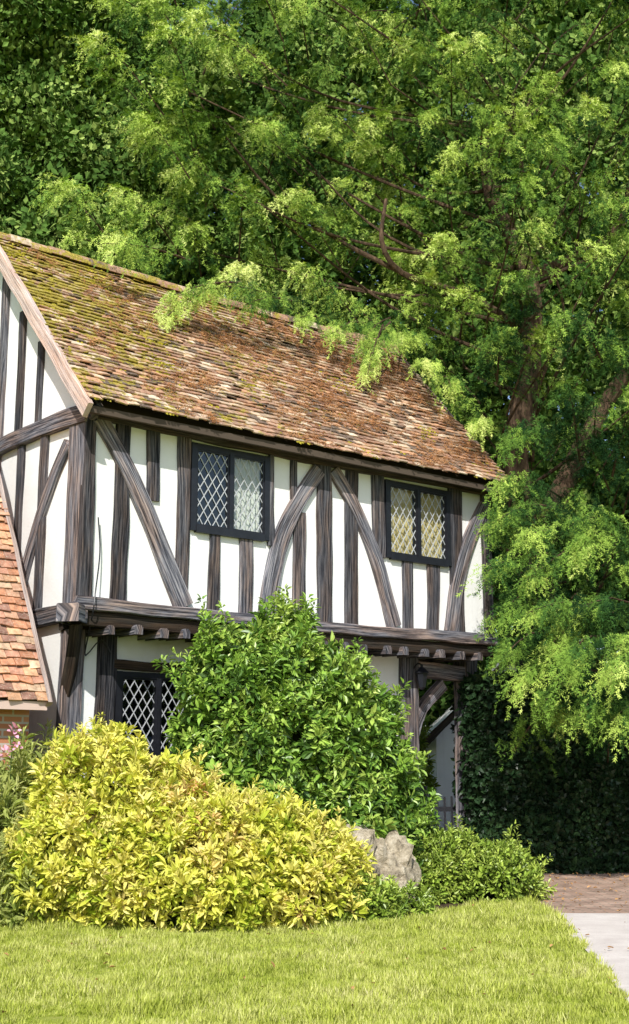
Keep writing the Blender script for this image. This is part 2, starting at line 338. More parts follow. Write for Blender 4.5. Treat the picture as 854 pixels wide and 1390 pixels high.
tb.make('timber_frame',TIMB,H); td.make('dark_timbers',TIMBD,H)
bb=MB(); beam(bb,[(-.2,-.36,5.44),(-.2,2.6,8.53)],GO,.19,.03,tint=.9); beam(bb,[(-.2,5.56,5.44),(-.2,2.64,8.53)],GO,.19,.03)
beam(bb,[(6.92,-.33,5.46),(7.2,2.6,8.53)],(1,0,0),.16,.02); bb.make('bargeboards',BARGE,H)
PAL=[(.30,.17,.115),(.45,.29,.19),(.47,.26,.15),(.36,.22,.15),(.54,.39,.27),(.15,.105,.08),(.58,.45,.33),(.34,.19,.125)]
PAL2=[(.50,.23,.13),(.58,.33,.19),(.42,.21,.14),(.60,.41,.27),(.28,.15,.11),(.54,.31,.20)]
def tiles(name,parent,mat,O,U,Vv,xr,SL,pal,tw=.165,g=.104,sag=lambda x,v:0,rough=1):
    O=Vector(O);U=Vector(U).normalized();Vv=Vector(Vv).normalized();N=U.cross(Vv).normalized()
    if N.z<0:N=-N
    mb=MB(); rows=int(SL/g)
    for i in range(rows):
        v=i*g; x0,x1=xr(v/SL); x=x0-(tw/2 if i%2 else 0)
        while x<x1:
            a=max(x,x0); b=min(x+tw*.955,x1)
            if b-a>.03:
                c=random.choice(pal); f=random.uniform(.7,1.2); c=tuple(q*f for q in c)
                jl=random.gauss(0,.009)*rough; lift=.028+abs(random.gauss(0,.010))*rough; sk_=random.gauss(0,.006)*rough
                lowv=v-.012+jl+.03*mnoise.noise(Vector((x*.8,i*.4,7))); hi=v+g+.03; s=sag((a+b)/2,v/SL)+.03*mnoise.noise(Vector((x*.6,v*.9,3)))
                def p(xx,vv,n): return O+U*xx+Vv*vv+N*(n+s)
                tl=random.gauss(0,.004)*rough
                vs=[p(a,lowv+sk_,lift+tl),p(b,lowv-sk_,lift-tl),p(b,hi,.004),p(a,hi,.004),p(a,lowv+sk_,lift-.016+tl),p(b,lowv-sk_,lift-.016-tl),p(b,hi,-.01),p(a,hi,-.01)]
                mb.add(vs,[(0,1,2,3),(4,5,1,0),(5,6,2,1),(7,4,0,3),(6,7,3,2)],col=c)
            x+=tw
    return mb.make(name,mat,parent)
sagf=lambda x,v:-.07*math.sin(math.pi*min(1,max(0,x/7.2)))*(.4+.6*v)+.05*(1-v)**4
tiles('roof_tiles',H,TILE,(-.2,-.33,5.55),(1,0,0),(0,2.93,3.05),lambda f:(0,7.12+.38*f),4.21,PAL,sag=sagf)
tiles('rear_roof_tiles',H,TILE,(-.2,5.53,5.55),(1,0,0),(0,-2.93,3.05),lambda f:(0,7.12+.38*f),4.21,PAL,sag=lambda x,v:-.03)
mb=MB(); mb.add([(-.17,-.28,5.44),(6.9,-.28,5.44),(7.2,2.6,8.43),(-.17,2.6,8.43),(-.17,5.48,5.44),(6.9,5.48,5.44)],[(0,1,2,3),(3,2,5,4)]); mb.make('roof_deck',TIMBD,H)
mb=MB(); mb.box((-.15,-.31,5.44),(6.88,-.26,5.52)); mb.make('eaves_board',TIMBD,H)
mb=MB(); x=-.22
while x<7.2:
    s=sagf(x+.15,1); z=8.60+s*.7; L=.31; vs=[];r=.115+random.uniform(-.006,.006); dz=random.uniform(-.012,.012)
    for xx in (x,x+L):
        for k in range(9):
            a=math.pi*(k/8)*1.1-.05*math.pi; vs.append((xx,2.6+math.cos(a)*r,z+dz-.05+math.sin(a)*r))
    c=random.choice(PAL); mb.add(vs,[(k,k+1,k+10,k+9) for k in range(8)],col=c); x+=.30
rt=mb.make('ridge_tiles',TILE,H); sm=rt.modifiers.new('s','SOLIDIFY'); sm.thickness=.018
MOSS=leafmat('moss',[(.1,(.15,.13,.012)),(.5,(.38,.32,.03)),(.9,(.55,.46,.09))],0,.9,2,.6,0)
LITTER=leafmat('yew_litter',[(.1,(.22,.09,.04)),(.5,(.44,.20,.08)),(.9,(.55,.30,.14))],0,.8,2,.6,0)
mt=[]
for k in range(3):
    r=random.Random(k); vs=[];fs=[]
    for i in range(4):
        cx,cy=r.uniform(-.04,.04),r.uniform(-.02,.02); R=r.uniform(.012,.026); o=len(vs); vs.append((cx,cy,R*.8))
        for q in range(6): vs.append((cx+R*math.cos(q*1.047),cy+R*math.sin(q*1.047),-.003))
        for q in range(6): fs.append((o,o+1+q,o+1+(q+1)%6))
    mt.append(tmesh('moss_cushion',vs,fs,MOSS))
CMOSS=coll('moss_cushions',mt)
P=[];S=[]
Vs=Vector((0,2.93,3.05)).normalized(); Nn=Vector((1,0,0)).cross(Vs)
for _ in range(6500):
    x=random.uniform(0,7.1); row=random.randint(0,39); v=row*.104
    den=mnoise.noise(Vector((x*1.5,v*1.5,5)))*1.7+.04-x*.05+(v/4.2)*.15
    if random.random()<den*.6:
        s=sagf(x,v/4.2); p=Vector((-.2,-.33,5.55))+Vector((x,0,0))+Vs*(v-random.uniform(.0,.03))+Nn*(s+.02); P.append(p); S.append(random.uniform(.5,1.2))
P=np.array(P); n=len(P); nn=np.tile(np.array(Nn)[None],(n,1)); R=frame_eul(nn,np.tile([[1.,0,0]],(n,1))+rng.normal(0,.3,(n,3)),'Z'); scatter('roof_moss',P,R,S,CMOSS,H)
lt=[]
for k in range(2):
    r=random.Random(k+50); vs=[];fs=[]
    for i in range(16):
        p=Vector((r.uniform(-.06,.06),r.uniform(-.06,.06),r.uniform(0,.02))); a=r.uniform(0,6.28); d=Vector((math.cos(a),math.sin(a),r.uniform(-.3,.4)))*r.uniform(.02,.045); s=Vector((-d.y,d.x,0))*.18
        o=len(vs); vs+=[p-s,p+s,p+d]; fs.append((o,o+1,o+2))
    lt.append(tmesh('needle_litter',vs,fs,LITTER))
CLIT=coll('needle_litters',lt); P=[];S=[]
for _ in range(6000):
    x=random.uniform(.5,7.1); v=random.uniform(0,4.1); den=mnoise.noise(Vector((x*1.0,v*1.3,15)))+.0+x*.06
    if random.random()<den:
        P.append(Vector((-.2,-.33,5.55))+Vector((x,0,0))+Vs*v+Nn*(sagf(x,v/4.2)+.03)); S.append(random.uniform(.6,1.3))
P=np.array(P); n=len(P); R=frame_eul(np.tile(np.array(Nn)[None],(n,1)),rng.normal(0,1,(n,3)),'Z'); scatter('roof_litter',P,R,S,CLIT,H)
def window(name,x0,x1,z0,z1,y,curt,mull=.5):
    W=bpy.data.objects.new(name,None); link(W,H)
    f=MB(); t=.05
    f.box((x0-.03,y-.05,z0-.02),(x0+t,y+.06,z1+.02)); f.box((x1-t,y-.05,z0-.02),(x1+.03,y+.06,z1+.02))
    f.box((x0+t,y-.048,z1-t),(x1-t,y+.06,z1+.018)); f.box((x0+t,y-.065,z0-.04),(x1-t,y+.06,z0+t))
    xm=x0+(x1-x0)*mull; f.box((xm-.028,y-.052,z0+t),(xm+.028,y+.05,z1-t))
    panes=[(x0+t,xm-.028),(xm+.028,x1-t)]
    for a,b in panes:
        for q in ((a,a+.022,z0+t,z1-t),(b-.022,b,z0+t,z1-t)): f.box((q[0],y-.035,q[2]),(q[1],y+.0,q[3]))
        for q in ((z0+t,z0+t+.022),(z1-t-.022,z1-t)): f.box((a+.022,y-.034,q[0]),(b-.022,y+.0,q[1]))
    f.make('casement_frame',BLACK,W)
    l=MB(); g=MB()
    for (a,b),cu in zip(panes,curt):
        za,zb=z0+t,z1-t; g.add([(a,y-.012,za),(b,y-.012,za),(b,y-.012,zb),(a,y-.012,zb)],[(0,1,2,3)])
        dx=(b-a)/4; dz=dx*1.55
        for sg in (1,-1):
            for k in range(-14,20):
                pts=[]; xs0=a+k*dx
                for zz in np.linspace(za,zb,61):
                    xx=xs0+sg*(zz-za)*dx/dz
                    if a<=xx<=b: pts.append((xx,zz))
                if len(pts)>2:
                    p,q=pts[0],pts[-1]; d=Vector((q[0]-p[0],0,q[1]-p[1])).normalized(); nrm=Vector((-d.z,0,d.x))*.005
                    yy=y-.022 if sg>0 else y-.0245
                    vs=[Vector((p[0],yy,p[1]))-nrm,Vector((q[0],yy,q[1]))-nrm,Vector((q[0],yy,q[1]))+nrm,Vector((p[0],yy,p[1]))+nrm]
                    l.add(vs+[w_+Vector((0,.007,0)) for w_ in vs],[(0,1,2,3),(4,7,6,5),(0,4,5,1),(2,6,7,3)])
        if cu:
            cm=MB(); n=60; rows=[(a-.02+(b-a+.04)*i/n,y+.07+.018*math.sin(i*.75)+.008*math.sin(i*1.9)) for i in range(n+1)]
            cm.add([(x,yy,z0) for x,yy in rows]+[(x,yy,z1) for x,yy in rows],[(i,i+1,n+2+i,n+1+i) for i in range(n)]); cm.make('curtain',cu,W,True)
    l.make('lead_lattice',LEAD,W); g.make('glass',GLASS,W)
    d=MB(); d.add([(x0-.05,y+.5,z0-.1),(x1+.05,y+.5,z0-.1),(x1+.05,y+.5,z1+.1),(x0-.05,y+.5,z1+.1)],[(0,1,2,3)]); d.make('room_shade_sheet',DARK,W)  # flat dark sheet in place of the room's shade
window('leaded_window',1.47,2.61,4.33,5.39,.03,(None,CURT)); window('leaded_window.001',4.69,5.89,4.33,5.39,.03,(CURT2,CURT2)); window('leaded_window.002',.77,1.89,1.6,2.58,.48,(None,None))
mb=MB(); tube(mb,[(.16,-.035,4.3),(.2,-.03,3.9),(.13,-.09,3.45),(.1,-.1,3.2),(.24,.25,2.95),(.3,.40,2.75),(.5,.40,2.95),(.62,.38,2.8)],.008,.008,6,.08); mb.make('cable',BLACK,H)
LN=bpy.data.objects.new('wall_lantern',None); link(LN); LN.parent=H
mb=MB()
lx,ly,lz=5.52,.22,2.72
def fr(z0,r0,z1,r1):
    vs=[(lx+r0*math.cos(k*math.pi/3),ly+r0*math.sin(k*math.pi/3),z0) for k in range(6)]+[(lx+r1*math.cos(k*math.pi/3),ly+r1*math.sin(k*math.pi/3),z1) for k in range(6)]
    mb.add(vs,[(k,(k+1)%6,6+(k+1)%6,6+k) for k in range(6)]+[(5,4,3,2,1,0),(6,7,8,9,10,11)])
fr(lz-.14,.05,lz+.06,.085); fr(lz+.06,.11,lz+.14,.03); fr(lz+.14,.02,lz+.18,.02); fr(lz-.17,.02,lz-.14,.05)
tube(mb,[(lx,ly,lz+.17),(lx,ly+.08,lz+.2),(lx,.42,lz+.1)],.012,.012,6,.05); mb.make('lantern_body',BLACK,LN)
# ---------------------------------------------------------------- brick wing on the left
B=empty('brick_cottage',(-2.63,14,0),rad(39.2))
m,b=brickm('red_brick',1,(.46,.17,.09),(.56,.27,.15),(.52,.46,.40)); mp=m.new('ShaderNodeMapping'); mp.inputs['Rotation'].default_value=(rad(90),0,0); m.l(m.obj(),mp.inputs[0]); m.l(mp.outputs[0],b.inputs['Vector'])
m.col(b.outputs['Color']); m.rough(.9,.1); m.bump(b.outputs['Fac'],-.5,.01); BR=m.m
mb=MB(); mb.add([(-6,-.05,0),(-.6,-.05,0),(-.6,-.05,2.3),(-6,-.05,2.3)],[(0,1,2,3)]); mb.add([(-.6,-.05,0),(-.6,3.95,0),(-.6,3.95,2.3),(-.6,1.95,5.9),(-.6,-.05,2.3)],[(0,1,2,3,4)]); mb.add([(-6,-.05,0),(-6,3.95,0),(-6,3.95,2.3),(-6,1.95,5.9),(-6,-.05,2.3)],[(4,3,2,1,0)]); mb.add([(-6,3.95,0),(-.6,3.95,0),(-.6,3.95,2.3),(-6,3.95,2.3)],[(3,2,1,0)]); mb.make('brick_walls',BR,B)
sl_=math.hypot(2.25,4.0)
tiles('cottage_roof_tiles',B,TILE2,(-6.1,-.3,2.18),(1,0,0),(0,2.25,4.0),lambda f:(0,5.6),sl_,PAL2)
tiles('cottage_rear_tiles',B,TILE2,(-6.1,4.2,2.18),(1,0,0),(0,-2.25,4.0),lambda f:(0,5.6),sl_,PAL2)
mb=MB(); beam(mb,[(-.52,-.33,2.14),(-.52,1.95,6.15)],(1,0,0),.1,.03); mb.box((-6,-.3,2.08),(-.52,-.24,2.17)); mb.make('verge_and_fascia',BARGE,B)
mb=MB(); mb.add([(-6,-.27,2.14),(-.55,-.27,2.14),(-.55,1.95,6.08),(-6,1.95,6.08),(-.55,4.17,2.14),(-6,4.17,2.14)],[(0,1,2,3),(3,2,4,5)]); mb.make('cottage_roof_deck',TIMBD,B)
O_=empty('white_outbuilding',(3.1,24.5,0))
mb=MB(); mb.add([(-.75,0,0),(2.2,0,0),(2.2,0,2.2),(.75,0,3.5),(-.75,0,2.1)],[(0,1,2,3,4)]); mb.add([(-.75,0,0),(-.75,4,0),(-.75,4,2.1),(-.75,0,2.1)],[(0,3,2,1)]); mb.add([(2.2,0,0),(2.2,4,0),(2.2,4,2.2),(2.2,0,2.2)],[(0,1,2,3)]); mb.make('walls',PLAS,O_)
mb=MB(); beam(mb,[(-1.05,-.12,1.86),(.75,-.12,3.58)],(0,-1,0),.14,.03); beam(mb,[(2.5,-.12,1.96),(.78,-.12,3.58)],(0,-1,0),.14,.03); mb.make('verge',TIMBD,O_)
mb=MB(); mb.add([(-1.1,-.15,1.88),(.75,-.15,3.66),(.75,4,3.66),(-1.1,4,1.88)],[(0,1,2,3)]); mb.add([(2.55,-.15,1.96),(.75,-.15,3.66),(.75,4,3.66),(2.55,4,1.96)],[(3,2,1,0)]); mb.make('roof',TILE2,O_)
Gt=empty('picket_gate',(1.75,19.6,0),rad(-10)); mb=MB()
for k in range(8):
    x=k*.11; mb.box((x,0,.06),(x+.035,.025,1.0+.05*math.sin(k*.45)));
mb.box((-.03,.026,.22),(.86,.055,.29)); mb.box((-.03,.026,.82),(.86,.055,.89)); mb.box((-.12,-.03,0),(-.03,.07,1.2)); mb.box((.86,-.03,0),(.95,.07,1.2)); mb.make('gate_boards',BLACK,Gt)
# ---------------------------------------------------------------- bushes
def lump_pts(lumps,dens,shell=(.82,1.04),noise_amp=.14,nsc=1.6,zmin=.03,thin=.75):
    P=[];N=[]
    for li,(cx,cy,cz,rx,ry,rz) in enumerate(lumps):
        area=4*math.pi*((rx*ry)**1.6/3+(rx*rz)**1.6/3+(ry*rz)**1.6/3)**(1/1.6); n=int(area*dens)
        for _ in range(n):
            d=Vector(rng.normal(0,1,3)).normalized()
            if d.y>.55 : continue
            nz=mnoise.noise(Vector((d.x*nsc*3+cx*3,d.y*nsc*3+cy,d.z*nsc*3)))
            if nz<-.18 and random.random()<thin: continue
            r=random.uniform(*shell)+noise_amp*(mnoise.noise(Vector((d.x*nsc+cx*3,d.y*nsc+cy,d.z*nsc)))*2+1.6*nz)
            p=Vector((cx+d.x*rx*r,cy+d.y*ry*r,cz+d.z*rz*r))
            if p.z<zmin: continue
            if any(lj!=li and ((p.x-a)/x)**2+((p.y-b)/y)**2+((p.z-c)/z)**2<.55 for lj,(a,b,c,x,y,z) in enumerate(lumps)): continue
            P.append(p); N.append(Vector((d.x/rx,d.y/ry,d.z/rz)).normalized())
    return np.array(P),np.array(N)
CORE=simple('painted_inner_shade',(.022,.028,.01),.9,.05)  # near-black solid fill, stands in for shade inside bushes and hedge
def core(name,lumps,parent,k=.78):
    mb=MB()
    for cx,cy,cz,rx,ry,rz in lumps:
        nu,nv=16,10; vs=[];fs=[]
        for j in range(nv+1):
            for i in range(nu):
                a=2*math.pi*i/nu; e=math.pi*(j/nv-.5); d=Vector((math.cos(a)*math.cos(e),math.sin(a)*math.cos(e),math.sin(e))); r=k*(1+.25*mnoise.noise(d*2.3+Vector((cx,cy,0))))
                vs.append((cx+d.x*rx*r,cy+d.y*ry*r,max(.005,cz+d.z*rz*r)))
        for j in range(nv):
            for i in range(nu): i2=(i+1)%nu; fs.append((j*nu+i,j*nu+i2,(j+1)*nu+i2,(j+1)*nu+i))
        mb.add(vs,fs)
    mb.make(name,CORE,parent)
def bush(name,lumps,dens,c,sc=(.8,1.2),upb=.45,shell=(.82,1.04),amp=.14,k=.70,nsc=1.6,shoots=0,shootL=(.06,.26)):
    E=empty(name); P,N=lump_pts(lumps,dens,shell,amp,nsc); n=len(P)
    Z=N*.8+up(n)*upb+rng.normal(0,.4,(n,3)); R=frame_eul(Z,rng.normal(0,1,(n,3)),'Z'); scatter('foliage',P,R,rng.uniform(sc[0],sc[1],n),c,E); core('inner_shade_fill',lumps,E,k)
    if shoots:
        idx=rng.choice(n,shoots,replace=False); PP=[];ZZ=[];SS_=[]
        for i in idx:
            if N[i][2]<-.1: continue
            d=Vector(N[i])*.6+Vector((random.gauss(0,.3),random.gauss(0,.3),.8)); d.normalize(); L=random.uniform(*shootL)
            q0=max(2,int(L/.08))
            for q in range(q0+1): PP.append(Vector(P[i])+d*L*(q/q0)); ZZ.append(d+Vector(rng.normal(0,.25,3))); SS_.append(random.uniform(.5,.95)*sc[1]*(1-.3*q/q0))
        n2=len(PP); scatter('young_shoots',np.array(PP),frame_eul(np.array(ZZ),rng.normal(0,1,(n2,3)),'Z'),SS_,c,E,rng.uniform(.5,1,n2))
    return E
YEL=leafmat('golden_leaf',[(.08,(.30,.42,.03)),(.30,(.60,.66,.07)),(.58,(.90,.86,.17)),(.82,(.92,.82,.27)),(.97,(.80,.46,.20))],.15,.45,1.3,.75)
GRN=leafmat('rhododendron_leaf',[(.08,(.05,.11,.018)),(.4,(.13,.26,.035)),(.62,(.28,.46,.06)),(.95,(.58,.70,.16))],0,.38,1.5,.65,.4)
LOW=leafmat('shrub_leaf',[(.05,(.10,.18,.02)),(.5,(.32,.45,.06)),(.95,(.60,.70,.14))],0,.4,2,.6)
IVY=leafmat('ivy_leaf',[(.05,(.010,.025,.010)),(.5,(.022,.055,.02)),(.95,(.055,.11,.035))],0,.4,1.2,.6,.4)  # greens darkened to carry the tree's shade over the hedge
PER=leafmat('perennial_leaf',[(.05,(.18,.27,.05)),(.5,(.42,.50,.12)),(.95,(.68,.68,.26))],.2,.5,2,.7)
cY=coll('golden_rosettes',[rosette('golden_rosette',YEL,10,.095,.033,s,(0,70)) for s in range(4)])
cG=coll('rhododendron_rosettes',[rosette('rhododendron_rosette',GRN,9,.12,.045,s,(-10,60)) for s in range(4)])
cL=coll('shrub_rosettes',[rosette('shrub_rosette',LOW,10,.065,.026,s,(0,70)) for s in range(3)])
cI=coll('ivy_rosettes',[rosette('ivy_rosette',IVY,8,.08,.065,s,(-10,60),.04,.04) for s in range(3)])
cP=coll('perennial_rosettes',[rosette('perennial_rosette',PER,9,.17,.03,s,(-10,70),.02,.06) for s in range(3)])
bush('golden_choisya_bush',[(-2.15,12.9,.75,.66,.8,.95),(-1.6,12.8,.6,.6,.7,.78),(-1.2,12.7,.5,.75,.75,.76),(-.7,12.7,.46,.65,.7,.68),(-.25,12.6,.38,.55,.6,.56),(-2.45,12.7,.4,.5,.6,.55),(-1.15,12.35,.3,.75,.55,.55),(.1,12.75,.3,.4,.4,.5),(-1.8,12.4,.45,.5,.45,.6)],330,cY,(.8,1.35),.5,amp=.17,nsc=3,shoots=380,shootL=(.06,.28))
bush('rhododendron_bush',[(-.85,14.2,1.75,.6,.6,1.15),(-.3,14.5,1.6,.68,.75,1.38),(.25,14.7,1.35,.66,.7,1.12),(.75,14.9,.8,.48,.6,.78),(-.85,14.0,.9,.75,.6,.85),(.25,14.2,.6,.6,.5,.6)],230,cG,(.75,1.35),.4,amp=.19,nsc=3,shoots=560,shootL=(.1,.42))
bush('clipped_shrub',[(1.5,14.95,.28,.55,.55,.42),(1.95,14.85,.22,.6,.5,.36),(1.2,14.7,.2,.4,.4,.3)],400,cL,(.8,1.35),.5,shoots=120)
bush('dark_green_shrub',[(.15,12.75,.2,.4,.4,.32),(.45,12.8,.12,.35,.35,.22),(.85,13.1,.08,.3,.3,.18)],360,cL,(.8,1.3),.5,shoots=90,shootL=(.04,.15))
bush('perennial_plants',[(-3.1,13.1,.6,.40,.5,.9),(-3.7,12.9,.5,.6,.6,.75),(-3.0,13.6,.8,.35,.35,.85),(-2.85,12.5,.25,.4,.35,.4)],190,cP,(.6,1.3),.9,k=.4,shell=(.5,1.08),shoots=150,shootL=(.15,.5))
bush('garden_shrub',[(1.35,22.8,1.3,.7,.5,1.5)],160,cL,(1.2,2.0),.5)
E=empty('ivy_hedge'); P=[];N=[]
for _ in range(9000):
    f=random.random(); x=random.uniform(2.3,8.5); z=random.uniform(0,2.75)
    if f<.8: y=18.45+.13*mnoise.noise(Vector((x*1.2,z*1.2,0)))*2; P.append((x,y+random.uniform(-.06,.1),z)); N.append((0,-1,.25))
    elif f<.9: P.append((x,random.uniform(18.4,19.4),2.75+.15*mnoise.noise(Vector((x,0,4))))); N.append((0,0,1))
    else: P.append((2.3+random.uniform(-.08,.08),random.uniform(18.4,19.4),z)); N.append((-1,0,.2))
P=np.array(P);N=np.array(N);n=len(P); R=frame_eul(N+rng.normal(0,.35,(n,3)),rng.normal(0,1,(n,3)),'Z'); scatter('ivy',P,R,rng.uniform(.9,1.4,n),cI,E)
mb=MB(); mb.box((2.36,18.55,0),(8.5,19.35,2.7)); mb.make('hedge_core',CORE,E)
m=M('lichen_stone'); n=m.noise(9,m.obj(),6,.75); m.col(m.ramp(n,[(.3,(.10,.08,.06)),(.5,(.46,.39,.28)),(.7,(.74,.66,.52))])); m.rough(.9,.1); m.bump(n,.9,.08); STN=m.m
E=empty('rockery_stones')
for q,(cx,cy,cz,r) in enumerate(((.40,13.6,.47,.34),(.75,13.8,.40,.34),(.35,13.4,.18,.26),(.8,13.5,.14,.24))):
    mb=MB(); nu,nv=30,20; vs=[];fs=[]
    for j in range(nv+1):
        for i in range(nu):
            a=2*math.pi*i/nu; e=math.pi*(j/nv-.5); d=Vector((math.cos(a)*math.cos(e),math.sin(a)*math.cos(e),math.sin(e))); rr=r*(1+.35*mnoise.noise(d*1.6+Vector((q*5,0,0)))+.22*mnoise.noise(d*5)+.1*mnoise.noise(d*11)); vs.append((cx+d.x*rr,cy+d.y*rr,cz+d.z*rr*1.15))
    for j in range(nv):
        for i in range(nu): i2=(i+1)%nu; fs.append((j*nu+i,j*nu+i2,(j+1)*nu+i2,(j+1)*nu+i))
    mb.add(vs,fs); mb.make('stone',STN,E)
PINK=simple('pink_petal',(.85,.42,.55),.6,.2,.2); pf=rosette('pink_flower',PINK,9,.06,.045,3,(-10,60)); cF=coll('pink_flowers',[pf])
P=np.array([(-3.05,12.85,1.82),(-3.12,12.8,1.6),(-2.98,12.75,1.68),(-3.2,12.7,1.35)]); scatter('rose_flowers',P,rng.uniform(-.5,.5,(4,3)),[1.2,1,.9,.8],cF,bpy.data.objects['perennial_plants'])
mb=MB(); tube(mb,[(-3.0,12.95,0),(-3.08,12.9,1.0),(-3.05,12.85,1.8)],.01,.006,5); mb.make('flower_stem',simple('green_stem',(.08,.13,.03)),bpy.data.objects['perennial_plants'])
# ---------------------------------------------------------------- grass blades
GR=leafmat('grass_blade',[(.05,(.24,.32,.03)),(.45,(.52,.58,.10)),(.8,(.76,.76,.28)),(.98,(.82,.74,.42))],.2,.5,.9,.8,0)
gt=[]
for s in range(4):
    r=random.Random(s+9); vs=[];fs=[]
    for k in range(14):
        p=Vector((r.uniform(-.05,.05),r.uniform(-.05,.05),0)); a=r.uniform(0,6.28); h=r.uniform(.02,.055); b=Vector((math.cos(a),math.sin(a),0))*r.uniform(.1,1.1)*h; sd=Vector((-math.sin(a),math.cos(a),0))*.0045; o=len(vs)
        vs+=[p-sd,p+sd,p+b+Vector((0,0,h))]; fs+=[(o,o+1,o+2)]
    gt.append(tmesh('grass_tuft',vs,fs,GR))
cGr=coll('grass_tufts',gt); P=[]
while len(P)<34000:
    x=random.uniform(-4.0,2.5); y=random.uniform(7.2,15)
    edge=np.interp(y,[5,8.5,10.5,13.5,14.8],[1.85,2.02,2.22,2.42,2.35])+.07*mnoise.noise(Vector((0,y*5,0)))
    if x>edge: continue
    if y>12.4+.25*mnoise.noise(Vector((x*2,0,0)))+max(0,(x-.4))*1.2: continue
    P.append((x,y,.0))
P=np.array(P); n=len(P); R=np.stack([rng.normal(0,.1,n),rng.normal(0,.1,n),rng.uniform(0,6.28,n)],1)
hs=np.array([.85+.8*mnoise.noise(Vector((p[0]*2.2,p[1]*2.2,0)))+(.5 if p[1]>12 else 0) for p in P]); scatter('lawn_grass',P,R,rng.uniform(.7,1.5,n)*hs,cGr)
DL=simple('dry_leaf',(.42,.24,.10),.8,.1,.4); cD=coll('dry_leaves',[rosette('dry_leaf',DL,1,.06,.035,s,(0,25),0,.005) for s in range(3)])
P=np.array([(random.uniform(-2.5,3.5),random.uniform(8,15),.03) for _ in range(110)]+[(random.uniform(2.2,5),random.uniform(13.5,18.2),.02) for _ in range(260)]); scatter('fallen_leaves',P,np.stack([rng.normal(0,.3,len(P)),rng.normal(0,.3,len(P)),rng.uniform(0,6.28,len(P))],1),rng.uniform(.5,1.1,len(P)),cD)
# ---------------------------------------------------------------- YEW TREE
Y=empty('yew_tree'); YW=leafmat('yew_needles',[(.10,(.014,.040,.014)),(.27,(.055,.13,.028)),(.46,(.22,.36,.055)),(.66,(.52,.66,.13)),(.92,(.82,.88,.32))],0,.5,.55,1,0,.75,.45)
cYw=coll('yew_sprays',[yew_spray('yew_spray',YW,s) for s in range(6)])
TR=Vector((4.1,21.6,0)); SP=[];SD=[];SU=[];SS=[];SR=[]; wood=MB()
def bough(tip,L=1.8,n=46,W=.75,dirv=None,droop=.5,twig=True,ss=1.0,tone=0):
    tip=Vector(tip)
    if dirv is None:
        d=Vector((tip.x-TR.x,tip.y-TR.y,0)); d=d.normalized() if d.length>.5 else Vector((0,-1,0)); d=(d*.6+Vector((random.gauss(0,.4),-.45+random.gauss(0,.3),random.uniform(-.35,.45)))).normalized()
    else: d=Vector(dirv).normalized()
    side=d.cross(Vector((0,0,1))).normalized(); bt=random.gauss(0,.12)+tone
    def pos(t,s): return tip+d*L*(t-1)+side*s+Vector((0,0,droop*(math.sin(t*1.9)-math.sin(1.9))-.35*s*s))
    for k in range(n):
        t=random.random()**.7; s=random.uniform(-1,1)*W*(1.05-.85*t)
        p=pos(t,s)+Vector((random.gauss(0,.05),random.gauss(0,.05),random.gauss(0,.06)))
        dr=d*(.6+.4*t)+side*(1 if s>0 else -1)*(.75-.5*t)*random.uniform(.3,1.2)+Vector((0,0,-random.uniform(.1,1.1)))+Vector(rng.normal(0,.2,3))
        SP.append(p); SD.append(dr); SU.append(Vector((random.gauss(0,.4),random.gauss(-.3,.4),1))); SS.append(random.uniform(.6,1.15)*ss); SR.append(min(1,max(0,random.uniform(.0,.5)+.5*t*t+bt)))  # shade put into needle colour: inner sprays dark, tips bright
    if twig: tube(wood,[pos(0,0),pos(.5,0),pos(1,0)],.018,.005,4,.5,caps=False)
    return pos(0,0)
def ridge_d(r): return 16.0+(r+4.27)*.815
limbs=[]
def front(r,z):
    if r<1.7: return max(ridge_d(r)+.1,15.9)
    if r<2.6: return 19.6-(r-1.7)*1.5
    return 16.3+max(0,z-5)*.22
for layer,(off,ns,st_) in enumerate(((0,76,.80),(1.5,42,1.0),(3.2,28,1.3))):
    z=1.9
    while z<16:
        r=-5.2
        while r<7.2:
            rr=r+random.uniform(-.45,.45); zz=z+random.uniform(-.45,.45); d=front(rr,zz)+off+random.uniform(-.3,1.1)+1.3*mnoise.noise(Vector((rr*.45,zz*.45,layer)))
            ok=True
            if rr<1.9 and zz<9.0: ok=False
            if 1.9<=rr<2.75 and zz<(8.2 if rr<2.3 else 6.4) and d<20.5: ok=False
            if rr>=2.75 and d<17.5 and zz<2.1+.5*mnoise.noise(Vector((rr,0,9))): ok=False
            if d>17.3 and rr>2 and zz<3.2: ok=False
            if 3.0<rr*21/d<3.85 and 6.8<1.5+(zz-1.5)*21/d<8.9 and d<20.6: ok=False
            hole=mnoise.noise(Vector((rr*.75,zz*.75,3+layer*7)))
            if hole>(.2,.25,.5)[layer]: ok=False
            if rr*17/d<-4.1+.12*(zz-9)+.5*mnoise.noise(Vector((zz*.6,0,0))): ok=False
            if abs(rr)/(d+1)*1697>545: ok=False
            if zz>1.5+.75*d: ok=False
            if ok:
                low=rr>2.2 and zz<7.5
                b=bough((rr,d,zz),random.uniform(1.0,1.8),int(ns*random.uniform(.75,1.2)),random.uniform(.32,.7),tone=(-.24 if low else (-.03 if rr>2.4 else .08))-.12*layer)  # deeper layers get a darker needle colour in place of shade
                if random.random()<.12: limbs.append((b,zz))
            r+=st_
        z+=st_*.82
